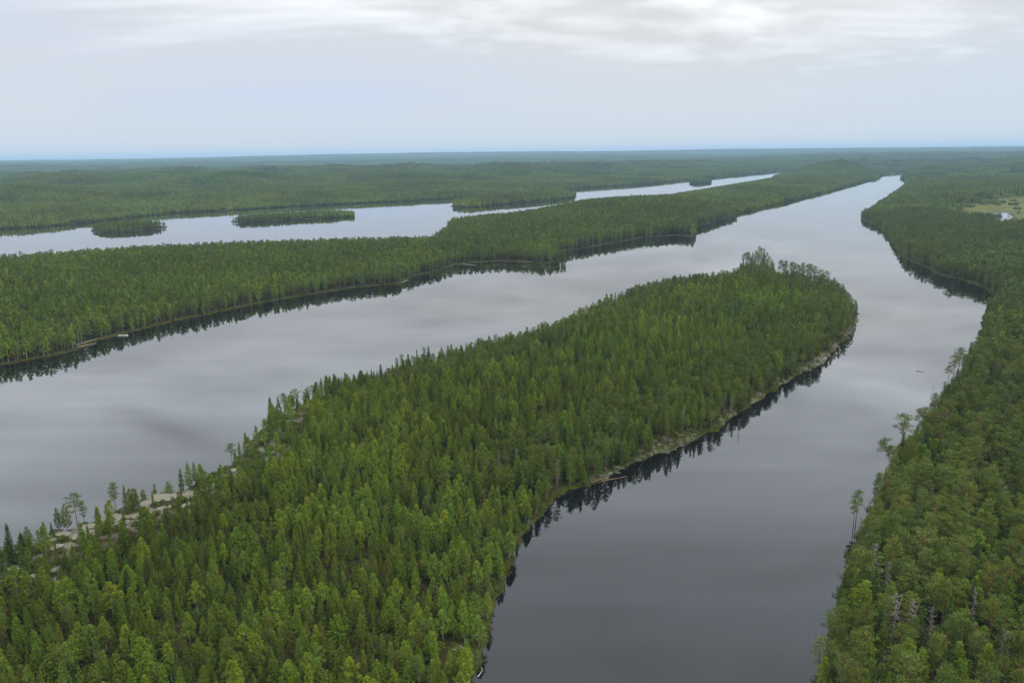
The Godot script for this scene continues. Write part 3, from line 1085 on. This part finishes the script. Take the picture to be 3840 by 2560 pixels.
func whereabouts(x: float, z: float, py: float) -> String:
	if isle_at(x, z) > 0.0:
		if z > -350.0 and ridge_at(x, z) < 20.0:
			return "on the rocky island ridge"
		if z < -720.0:
			return "on the island's outermost point"
		if z < -560.0:
			return ("at the back of the island's far tip" if z < -640.0 else "on the island's far tip")
		return "on the island's bottom edge" if py > 1455.0 else ("on the lower island slope" if py > 1350.0 else ("on the middle island slope" if py > 1230.0 else ("on the upper island slope" if py > 1080.0 else "in the far island woods")))
	if on_right(x, z):
		return "low on the right bank" if py > 1455.0 else ("on the lower right bank" if py > 1330.0 else ("on the middle right bank" if py > 1180.0 else ("on the upper right bank" if py > 1100.0 else "fairly high on the right bank" if py > 1020.0 else ("high on the right bank" if py > 900.0 else "on the far right bank"))))
	return "on the left peninsula shore"


func plant_individuals() -> void:
	var by_sort := {}
	for t in single:
		var s: String = SORTS[t[0]]
		if not by_sort.has(s):
			by_sort[s] = []
		by_sort[s].append(t)
	var chosen := []
	for s in by_sort:
		var list: Array = by_sort[s]
		list.sort_custom(func(p, q): return p[5] > q[5])
		for i in list.size():
			var t: Array = list[i]
			if i < 298 and t[5] > 0.0:
				chosen.append(t)
				continue
			var kind: String = t[0]
			var b := tree_basis(t[4], t[3], t[11], t[7])
			var at: Vector3 = t[2]
			put("%s/hi/%d" % [kind, t[1]], kinds[kind].hi[t[1]][2], Transform3D(b, at), tint_at(TONES[kind][t[6]][1], at.x, at.z))
	# labels: look, then place, then the order among those that look alike there
	var alike := {}
	for t in chosen:
		var kind: String = t[0]
		var k: float = t[3]
		var at: Vector3 = t[2]
		var size := "short " if k < 0.82 else ("tall " if k > 1.12 else "")
		var label := "%s%s%s %s %s, %s" % [size, SHAPES[kind][t[1]], TONES[kind][t[6]][0], NOUNS[kind], whereabouts(at.x, at.z, t[10]), ACROSS[clampi(int(t[9] / 235.2), 0, 9)]]
		if t[8] == "l":
			label = "old pine leaning far out over the water from the right bank"
		elif t[8] == "r":
			label = "rust-brown dying pine among green trees above the far right bay"
		elif t[8] == "p":
			label = ("bare dead pole on the wooded point left of the island ridge" if at.x < 0.0 else "thin pale dead pole at the right bank's bottom edge")
		if not alike.has(label):
			alike[label] = []
		alike[label].append(t)
	for label in alike:
		var list: Array = alike[label]
		list.sort_custom(func(p, q): return p[9] < q[9])
		for i in list.size():
			var said: String = label
			if list.size() > 1:
				said = "%s, %s" % [label, ORDER[i + 1] if i < list.size() / 2.0 or list.size() < 8 else ("rightmost" if i == list.size() - 1 else ORDER[mini(list.size() - i, 20)].replace("left", "right"))]
			if said.split(" ", false).size() > 16:
				said = said.replace(SHAPES[list[i][0]][list[i][1]], "")
			if said.split(" ", false).size() > 16:
				said = said.replace(", " + ACROSS[clampi(int(list[i][9] / 235.2), 0, 9)], "")
			stand(list[i], said)


func stand(t: Array, label: String) -> void:
	var kind: String = t[0]
	var o := Node3D.new()
	o.name = NODE_NAMES[kind]
	o.transform = Transform3D(tree_basis(t[4], t[3], t[11], t[7]), t[2])
	o.set_meta("label", label)
	o.set_meta("category", SORTS[kind])
	o.set_meta("group", {"pine": "pines of the near woods", "old_pine": "pines of the near woods", "birch": "birches of the near woods", "spruce": "spruces of the near woods", "dead": "standing dead trees"}[kind])
	add_child(o, true)
	var m: Array = kinds[kind].hi[t[1]]
	var trunk := MeshInstance3D.new()
	trunk.name = "trunk"
	trunk.mesh = m[0]
	o.add_child(trunk, true)
	if t[8] == "p":
		return
	var crown := MeshInstance3D.new()
	crown.name = "branches" if kind == "dead" else "crown"
	crown.mesh = m[1]
	if t[8] == "r":
		crown.material_override = toned("rusty", Color(1.55, 0.62, 0.9), mats.leaf)
	elif kind == "dead":
		crown.material_override = toned("dead%d" % t[6], TONES[kind][t[6]][1], mats.bark)
		trunk.material_override = crown.material_override
	else:
		var at: Vector3 = t[2]
		var c := tint_at(Color.WHITE, at.x, at.z)
		var step := clampi(int(round((c.g - 1.0) / 0.10)), -2, 2)
		crown.material_override = toned("%s%d_%d" % [kind, t[6], step], TONES[kind][t[6]][1] * (1.0 + 0.10 * step), mats.leaf)
	o.add_child(crown, true)


func toned(key: String, c: Color, base: StandardMaterial3D) -> StandardMaterial3D:
	if not mats.has(key):
		var m: StandardMaterial3D = base.duplicate()
		m.resource_name = "foliage_" + key
		# vertex colours are multiplied by this tone; it is given in linear light
		m.albedo_color = Color(c.r, c.g, c.b).linear_to_srgb()
		mats[key] = m
	return mats[key]


func flush(prefix: String, called: String, label: String) -> void:
	# all copies whose key begins so, as one object that nobody would count
	var o := Node3D.new()
	o.name = called
	o.set_meta("kind", "stuff")
	o.set_meta("label", label)
	add_child(o, true)
	for key in copies.keys():
		if not key.begins_with(prefix):
			continue
		var buffer: PackedFloat32Array = copies[key][1]
		var mm := MultiMesh.new()
		mm.transform_format = MultiMesh.TRANSFORM_3D
		mm.use_colors = true
		mm.mesh = copies[key][0]
		mm.instance_count = buffer.size() / 16
		mm.buffer = buffer
		var i := MultiMeshInstance3D.new()
		i.name = called + "_growth" if not called.ends_with("stones") else "stones"
		i.multimesh = mm
		i.set_meta("kind", "stuff")
		o.add_child(i, true)
		copies.erase(key)


# ---------------------------------------------------------------- low growth

func make_undergrowth() -> void:
	flush("pine/", "pine_forest", "dense young pines covering the island and the left peninsula")
	flush("old_pine/", "old_pine_forest", "old pines with bare trunks along the shores and on the right bank")
	flush("birch/", "birch_forest", "bright green birches mixed among the pines")
	flush("spruce/", "spruce_forest", "dark pointed spruces scattered through the woods")
	flush("dead/", "distant_dead_wood", "grey dead trees among the far shore woods")
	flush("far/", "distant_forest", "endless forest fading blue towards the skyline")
	var bushes: Array[Mesh] = []
	for v in 3:
		begin()
		for q in 130:
			var p := any_dir() * Vector3(0.75, 0.45, 0.75) + Vector3(0, 0.45, 0)
			needle(p, (any_dir() + Vector3(0, 0.6, 0)).normalized(), 0.32, 0.26, shade(Color(0.060, 0.095, 0.018), 0.3))
		bushes.append(mesh_of([[taken(), mats.leaf]]))
	var sedges: Array[Mesh] = []
	for v in 2:
		begin()
		for q in 60:
			var p := Vector3(rng.randf_range(-0.7, 0.7), 0, rng.randf_range(-0.7, 0.7))
			needle(p, (Vector3(0, 1, 0) + any_dir() * 0.45).normalized(), rng.randf_range(0.35, 0.7), 0.10, shade(Color(0.095, 0.108, 0.030), 0.3))
		sedges.append(mesh_of([[taken(), mats.leaf]]))
	var cell := 1.9
	for j in int(700.0 / cell):
		for i in int(860.0 / cell):
			var x := -420.0 + (i + rng.randf()) * cell
			var z := -700.0 + (j + rng.randf()) * cell
			var d := sqrt(x * x + z * z)
			if d > 430.0:
				continue
			var pic := on_picture(Vector3(x, 2, z))
			if pic.x < -80.0 or pic.x > 2440.0 or pic.y > 1680.0:
				continue
			var s := shore(x, z)
			if s < 0.3:
				continue
			var rock := bare_rock(x, z)
			if rng.randf() < rock * 1.3 or rng.randf() > (0.75 if s < 6.0 else 0.42):
				continue
			var k := rng.randf_range(0.5, 1.5) * (1.0 if s > 5.0 else 0.7)
			var tone := Color(1, 1, 1).lerp(Color(1.35, 1.0, 0.75), rng.randf())
			if s < 4.0:
				tone = tone * 1.15
			put("bush/%d" % (rng.randi() % 3), bushes[rng.randi() % 3], Transform3D(tree_basis(rng.randf() * TAU, k, rng.randf_range(0.8, 1.3)), Vector3(x, height(x, z, s) - 0.1, z)), tint_at(tone, x, z))
	cell = 2.2
	for j in int(1150.0 / cell):
		for i in int(1500.0 / cell):
			var x := -700.0 + (i + rng.randf()) * cell
			var z := -1160.0 + (j + rng.randf()) * cell
			var s := sample(near_map, NW, NH, (x - NX0) / NC, (z - NZ0) / NC)
			if s < -1.0 or s > 8.0:
				continue
			s = shore(x, z)
			if s < 0.1 or s > (2.0 if isle_at(x, z) > -3.0 or on_right(x, z) else 3.6):
				continue
			if cliff(x, z) > 0.4:
				continue
			var pic := on_picture(Vector3(x, 1, z))
			if pic.x < -60.0 or pic.x > 2420.0 or pic.y > 1640.0:
				continue
			var tone := Color(1, 1, 1).lerp(Color(1.25, 1.0, 0.6), rng.randf())
			if x > -60.0 and x < -20.0 and z < -780.0 and z > -830.0:
				tone = Color(1.1, 1.5, 1.1)
			put("sedge/%d" % (rng.randi() % 2), sedges[rng.randi() % 2], Transform3D(tree_basis(rng.randf() * TAU, rng.randf_range(0.8, 1.5), 1.3), Vector3(x, height(x, z, s), z)), tone)
	flush("bush/", "undergrowth", "low bushes and saplings filling the gaps under the trees")
	flush("sedge/", "shore_grass", "yellow-green sedge along the water's edge")
	begin()
	for i in 9:
		tri(Vector3.ZERO, Vector3(cos(i * TAU / 9.5), 0, sin(i * TAU / 9.5)), Vector3(cos((i + 1) * TAU / 9.5), 0, sin((i + 1) * TAU / 9.5)), Color(0.10, 0.14, 0.04))
	var pad := mesh_of([[taken(), mats.leaf]])
	for q in 700:
		var c: Vector2 = [Vector2(-52, -765), Vector2(-18, -800), Vector2(14, -793), Vector2(36, -785), Vector2(-60, -742)][q % 5]
		var p := c + Vector2(rng.randfn(0, 9), rng.randfn(0, 7))
		if shore(p.x, p.y) > -1.0:
			continue
		put("pad/0", pad, Transform3D(tree_basis(rng.randf() * TAU, rng.randf_range(0.2, 0.55), 1.0), Vector3(p.x, 0.01 + 0.0001 * q, p.y)), Color(1, 1, 1) * rng.randf_range(0.7, 1.5))
	flush("pad/", "lily_leaves", "floating lily leaves in the shallow bay by the jetty")


# ---------------------------------------------------------------- rocks

func rock_mesh(flat: float, seed_value: int, grey: Color) -> ArrayMesh:
	var n := FastNoiseLite.new()
	n.seed = seed_value
	n.frequency = 0.9
	n.fractal_octaves = 3
	begin()
	var rows := 9
	var cols := 14
	var grid_p: Array[Vector3] = []
	for j in rows + 1:
		for i in cols:
			var th := PI * j / rows
			var ph := TAU * (i + 0.5 * (j % 2)) / cols
			var d := Vector3(sin(th) * cos(ph), cos(th), sin(th) * sin(ph))
			var k := 1.0 + 0.45 * n.get_noise_3dv(d * 1.4) + 0.2 * n.get_noise_3dv(d * 4.0)
			# planes of cleavage
			var p := d * k
			p.y = clampf(p.y, -1.0, 0.62 + 0.12 * n.get_noise_2d(p.x * 2.0, p.z * 2.0))
			p.x = clampf(p.x, -0.95, 0.85)
			grid_p.append(p * Vector3(1, flat, 1))
	for j in rows:
		for i in cols:
			var a := grid_p[j * cols + i]
			var b := grid_p[j * cols + (i + 1) % cols]
			var c := grid_p[(j + 1) * cols + i]
			var e := grid_p[(j + 1) * cols + (i + 1) % cols]
			var lichen := Color(1.25, 1.2, 0.92) if (a.y + e.y) > 0.45 * flat and rng.randf() < 0.75 else Color(1, 1, 1)
			var col := shade(grey * lichen, 0.16)
			tri(a, b, c, col)
			tri(b, e, c, col)
	return mesh_of([[taken(), mats.granite]])


const SLABS := "-107.1,-226.2,4.6,1 -115.5,-210.4,4.0,1 -119.4,-205.8,3.0,1 -114.1,-208.6,1.5,0 -103.5,-217.8,2.2,1 -98.2,-221.0,2.0,1 -111.4,-207.1,2.6,1 -116.4,-198.4,3.2,1 -117.7,-178.3,2.8,1 -113.3,-178.0,2.2,0 -116.7,-182.6,2.4,1 -125.9,-183.1,2.6,1 -96.0,-232.7,2.0,1 -93.1,-247.9,2.2,1 -91.0,-200.0,1.3,0 -124.2,-201.2,2.4,1 -109.3,-222.8,3.2,1 -124.8,-176.1,2.2,1 -108.2,-211.2,2.0,0 -103.5,-322.6,2.2,1 -96.3,-320.5,2.2,1 -91.1,-333.2,2.6,1 -92.1,-314.0,1.6,0 -121.9,-193.2,2.2,1 -13.3,-159.9,1.5,1"


func make_rocks() -> void:
	var rocks: Array[Mesh] = []
	for i in 4:
		rocks.append(rock_mesh(0.75, 40 + i, Color(1, 1, 1)))
	var slabs: Array[Mesh] = []
	for i in 3:
		slabs.append(rock_mesh(0.34, 60 + i, Color(1.08, 1.06, 1.0)))
	var made := []
	for t in SLABS.split(" ", false):
		var a := t.split(",")
		var x := a[0].to_float()
		var z := a[1].to_float()
		var k := a[2].to_float()
		var slab := a[3] == "1"
		var o := MeshInstance3D.new()
		o.name = "granite_slab" if slab else "boulder"
		o.mesh = slabs[made.size() % 3] if slab else rocks[made.size() % 4]
		var b := Basis(Vector3.UP, rng.randf_range(-0.5, 0.9)) * Basis.from_scale(Vector3(k * (1.1 if slab else 0.8), k * 0.6, k * 0.68))
		o.transform = Transform3D(Basis(Vector3(0, 0, 1), rng.randf_range(-0.12, 0.12)) * b, Vector3(x, ground_y(x, z) + k * (0.07 if slab else 0.15), z))
		o.set_meta("category", "rock")
		o.set_meta("kind", "thing")
		o.set_meta("group", "rocks on the island ridge")
		var pic := on_picture(o.position)
		var size := "large " if k > 2.9 else ("small " if k < 2.0 else "")
		var label := "%spale lichen-covered granite slab" % size if slab else "%sgrey rounded boulder" % size
		var place := "on the rocky island ridge"
		if z < -300.0:
			place = "on the low wooded point"
		elif z > -165.0:
			place = "in the small clearing near the island's bottom shore"
		elif x > -112.0 and z > -215.0:
			place = "among the pines below the island ridge"
		elif pic.y > 1280.0:
			place = "on the ridge at the left edge"
		made.append([o, label + " " + place, pic.x])
	made.sort_custom(func(p, q): return p[2] < q[2])
	var count := {}
	for r in made:
		count[r[1]] = count.get(r[1], 0) + 1
	var seen := {}
	for r in made:
		seen[r[1]] = seen.get(r[1], 0) + 1
		r[0].set_meta("label", r[1] if count[r[1]] == 1 else "%s, %s" % [r[1], ORDER[seen[r[1]]]])
		add_child(r[0], true)
	# broken stones along the bare stretches of shore
	for q in 5200:
		var c: Vector2 = [Vector2(62, -284), Vector2(168, -412), Vector2(222, -503), Vector2(35, -257)][q % 4]
		var p := c + Vector2(rng.randf_range(-32, 32), rng.randf_range(-32, 32))
		var s := shore(p.x, p.y)
		if s < -0.6 or s > 5.5 or cliff(p.x, p.y) < (0.15 if s < 2.0 else 0.45) or rng.randf() < 0.2 + s / 10.0:
			continue
		var k := 0.22 + 0.8 * pow(rng.randf(), 2.5)
		put("stone/%d" % (q % 4), rocks[q % 4], Transform3D(tree_basis(rng.randf() * TAU, k, rng.randf_range(0.9, 1.5)), Vector3(p.x, height(p.x, p.y, s) + 0.05, p.y)), Color(1, 1, 0.90) * rng.randf_range(0.28, 0.85))
	flush("stone/", "shore_stones", "pale broken stones along the island's rocky shore")


# ---------------------------------------------------------------- things on and beside the water

func thing(called: String, label: String, category: String, at: Vector3, turn := 0.0) -> Node3D:
	var o := Node3D.new()
	o.name = called
	o.position = at
	o.rotation.y = turn
	o.set_meta("label", label)
	o.set_meta("category", category)
	add_child(o, true)
	return o


func part(called: String, m: Mesh, parent: Node3D, material: Material = null) -> MeshInstance3D:
	var o := MeshInstance3D.new()
	o.name = called
	o.mesh = m
	if material:
		o.material_override = material
	parent.add_child(o, true)
	return o


func log_shape(a: Vector3, b: Vector3, ra: float, rb: float, c: Color) -> void:
	stick(a, b, ra, rb, c, c, 7)
	for i in 7:
		var d := (b - a).normalized()
		var u := d.cross(Vector3.UP).normalized()
		var w := d.cross(u)
		var p := u * cos(i * TAU / 7.0) + w * sin(i * TAU / 7.0)
		var q := u * cos((i + 1) * TAU / 7.0) + w * sin((i + 1) * TAU / 7.0)
		tri(a, a + q * ra, a + p * ra, c * 1.2)
		tri(b, b + p * rb, b + q * rb, c * 1.2)


func fallen(label: String, a: Vector3, b: Vector3, r: float, c: Color, twigs: int) -> void:
	var o := thing("fallen_log", label, "log", a)
	begin()
	log_shape(Vector3.ZERO, b - a, r, r * 0.55, c)
	part("trunk", mesh_of([[taken(), mats.bark]]), o)
	if twigs > 0:
		begin()
		for i in twigs:
			var p := (b - a) * rng.randf_range(0.35, 1.0)
			stick(p, p + Vector3(rng.randf_range(-1, 1), rng.randf_range(0.1, 0.8), rng.randf_range(-1, 1)) * rng.randf_range(0.8, 1.8), 0.05, 0.015, c, c, 3)
		part("branches", mesh_of([[taken(), mats.bark]]), o)


func make_shore_things() -> void:
	boat(Vector3(-248.3, 0, -496.2), 0.10)
	# the plank jetty in the lily bay
	var j := thing("wooden_jetty", "long pale plank jetty floating by the grassy shore of the lily bay", "jetty", Vector3(-49.8, 0, -812.3), -0.66)
	for k in 3:
		var m := BoxMesh.new()
		m.size = Vector3(17.5, 0.10, 0.36)
		var p := part("plank", m, j, mats.weathered_wood)
		p.position = Vector3(9.0 + 0.2 * k, 0.34 + 0.004 * k, -0.42 + 0.42 * k)
	for k in 4:
		var m := CylinderMesh.new()
		m.top_radius = 0.16
		m.bottom_radius = 0.16
		m.height = 1.5
		m.radial_segments = 9
		m.rings = 1
		var p := part("float_log", m, j, mats.grey_log)
		p.rotation.x = PI / 2
		p.position = Vector3(2.0 + 4.6 * k, 0.12, 0)
	fallen("pale drowned log lying in the water just left of the white boat", Vector3(-262.5, 0.15, -484.6), Vector3(-255.6, 0.25, -493.4), 0.24, Color(0.36, 0.32, 0.27), 4)
	fallen("grey root-torn pine fallen from the left bank into the dark water", Vector3(-260.2, 0.7, -463.5), Vector3(-255.4, 0.1, -476.0), 0.28, Color(0.26, 0.22, 0.18), 12)
	fallen("grey slanting trunk propped behind the fallen pine on the left bank", Vector3(-263.6, 0.9, -468.5), Vector3(-257.4, 1.6, -481.0), 0.2, Color(0.30, 0.27, 0.23), 9)
	fallen("small dark log drifting alone on the open water", Vector3(204.6, 0.03, -388.6), Vector3(207.4, 0.06, -386.4), 0.2, Color(0.10, 0.07, 0.05), 0)
	fallen("dead branch sticking out of the water off the right bank", Vector3(196.6, -0.2, -357.2), Vector3(197.9, 0.9, -357.9), 0.07, Color(0.14, 0.11, 0.09), 3)
	fallen("long brown trunk fallen from the island shore across the dark reflection", Vector3(29.8, 0.5, -254.0), Vector3(39.2, 0.12, -258.6), 0.17, Color(0.17, 0.125, 0.085), 5)
	fallen("brown log lying along the island's grassy shore", Vector3(26.4, 0.55, -253.2), Vector3(31.4, 0.6, -256.4), 0.19, Color(0.19, 0.12, 0.07), 2)
	fallen("short white driftwood stub at the island's bottom shore", Vector3(-8.4, 0.2, -150.6), Vector3(-7.4, 0.5, -152.4), 0.09, Color(0.5, 0.47, 0.42), 2)
	fallen("pale dead trunk leaning in the dark gap of the lower island slope", Vector3(-32.5, ground_y(-32.5, -168.0) + 0.2, -168.0), Vector3(-30.4, ground_y(-32.5, -168.0) + 2.6, -168.8), 0.09, Color(0.36, 0.32, 0.28), 0)
	fallen("dark pine trunk toppled from the right bank towards the water", Vector3(122.0, 3.4, -243.0), Vector3(111.5, 0.3, -232.0), 0.22, Color(0.09, 0.06, 0.045), 10)
	fallen("pale log along the grassy left shore beyond the lily bay", Vector3(6.5, 0.35, -828.0), Vector3(20.0, 0.35, -819.5), 0.2, Color(0.36, 0.33, 0.26), 0)
	fallen("long pale trunk lying on the shore at the river's left bend", Vector3(-97.0, 0.35, -696.0), Vector3(-93.0, 0.3, -712.0), 0.25, Color(0.38, 0.35, 0.30), 5)


func boat(at: Vector3, turn: float) -> void:
	var o := thing("rowing_boat", "small white open boat moored in the dark water off the left bank", "boat", at, turn)
	var length := 6.2
	var stations := 12
	var ring: Array = []
	for k in stations + 1:
		var t := float(k) / stations
		var x := (t - 0.5) * length
		var w := 0.78 * pow(sin(PI * clampf(0.20 + 0.80 * t, 0, 1)), 0.6)
		var top := 0.46 + 0.22 * pow(t, 2.0)
		ring.append([Vector3(x, top, -w), Vector3(x, 0.10, -w * 0.82), Vector3(x, -0.16 + 0.3 * pow(t, 5.0), 0), Vector3(x, 0.10, w * 0.82), Vector3(x, top, w)])
	begin()
	for k in stations:
		for i in 4:
			tri(ring[k][i], ring[k + 1][i], ring[k][i + 1], Color.WHITE)
			tri(ring[k][i + 1], ring[k + 1][i], ring[k + 1][i + 1], Color.WHITE)
	for i in range(1, 4):
		tri(ring[0][0], ring[0][i], ring[0][i + 1], Color.WHITE)
	part("hull", mesh_of([[taken(), mats.boat_white]]), o)
	begin()
	for k in stations:
		for side in [0, 4]:
			stick(ring[k][side], ring[k + 1][side], 0.05, 0.05, Color.WHITE, Color.WHITE, 6)
	part("gunwale", mesh_of([[taken(), mats.boat_white]]), o)
	begin()
	for k in stations:
		var a: Vector3 = ring[k][1]
		var b: Vector3 = ring[k + 1][1]
		var c: Vector3 = ring[k + 1][3]
		var d: Vector3 = ring[k][3]
		var up := Vector3(0, 0.04, 0)
		tri(a + up, b + up, c + up, Color.WHITE)
		tri(a + up, c + up, d + up, Color.WHITE)
	part("floor", mesh_of([[taken(), mats.boat_inside]]), o)
	for x in [-2.0, -0.5, 1.1]:
		var m := BoxMesh.new()
		m.size = Vector3(0.32, 0.06, 1.30)
		part("thwart", m, o, mats.boat_white).position = Vector3(x, 0.42, 0)
	var motor := BoxMesh.new()
	motor.size = Vector3(0.34, 0.5, 0.26)
	part("outboard_motor", motor, o, mats.dark_gear).position = Vector3(-3.25, 0.78, 0)
	for g in [[Vector3(-1.2, 0.40, 0.2), Vector3(0.7, 0.5, 0.7), "dark_gear"], [Vector3(0.4, 0.38, -0.15), Vector3(0.8, 0.45, 0.6), "dark_gear"], [Vector3(1.9, 0.40, 0.1), Vector3(0.55, 0.4, 0.5), "red_gear"]]:
		var s := SphereMesh.new()
		s.radius = 0.5
		s.height = 1.0
		s.radial_segments = 12
		s.rings = 6
		var b := thing("gear_bundle", ["dark gear bundle in the stern of the white boat", "dark gear bundle amidships in the white boat", "reddish gear bundle in the bow of the white boat"][gear], "bundle", at + Basis(Vector3.UP, turn) * g[0], turn)
		part("cover", s, b, mats[g[2]]).scale = g[1]
		gear += 1


var gear := 0
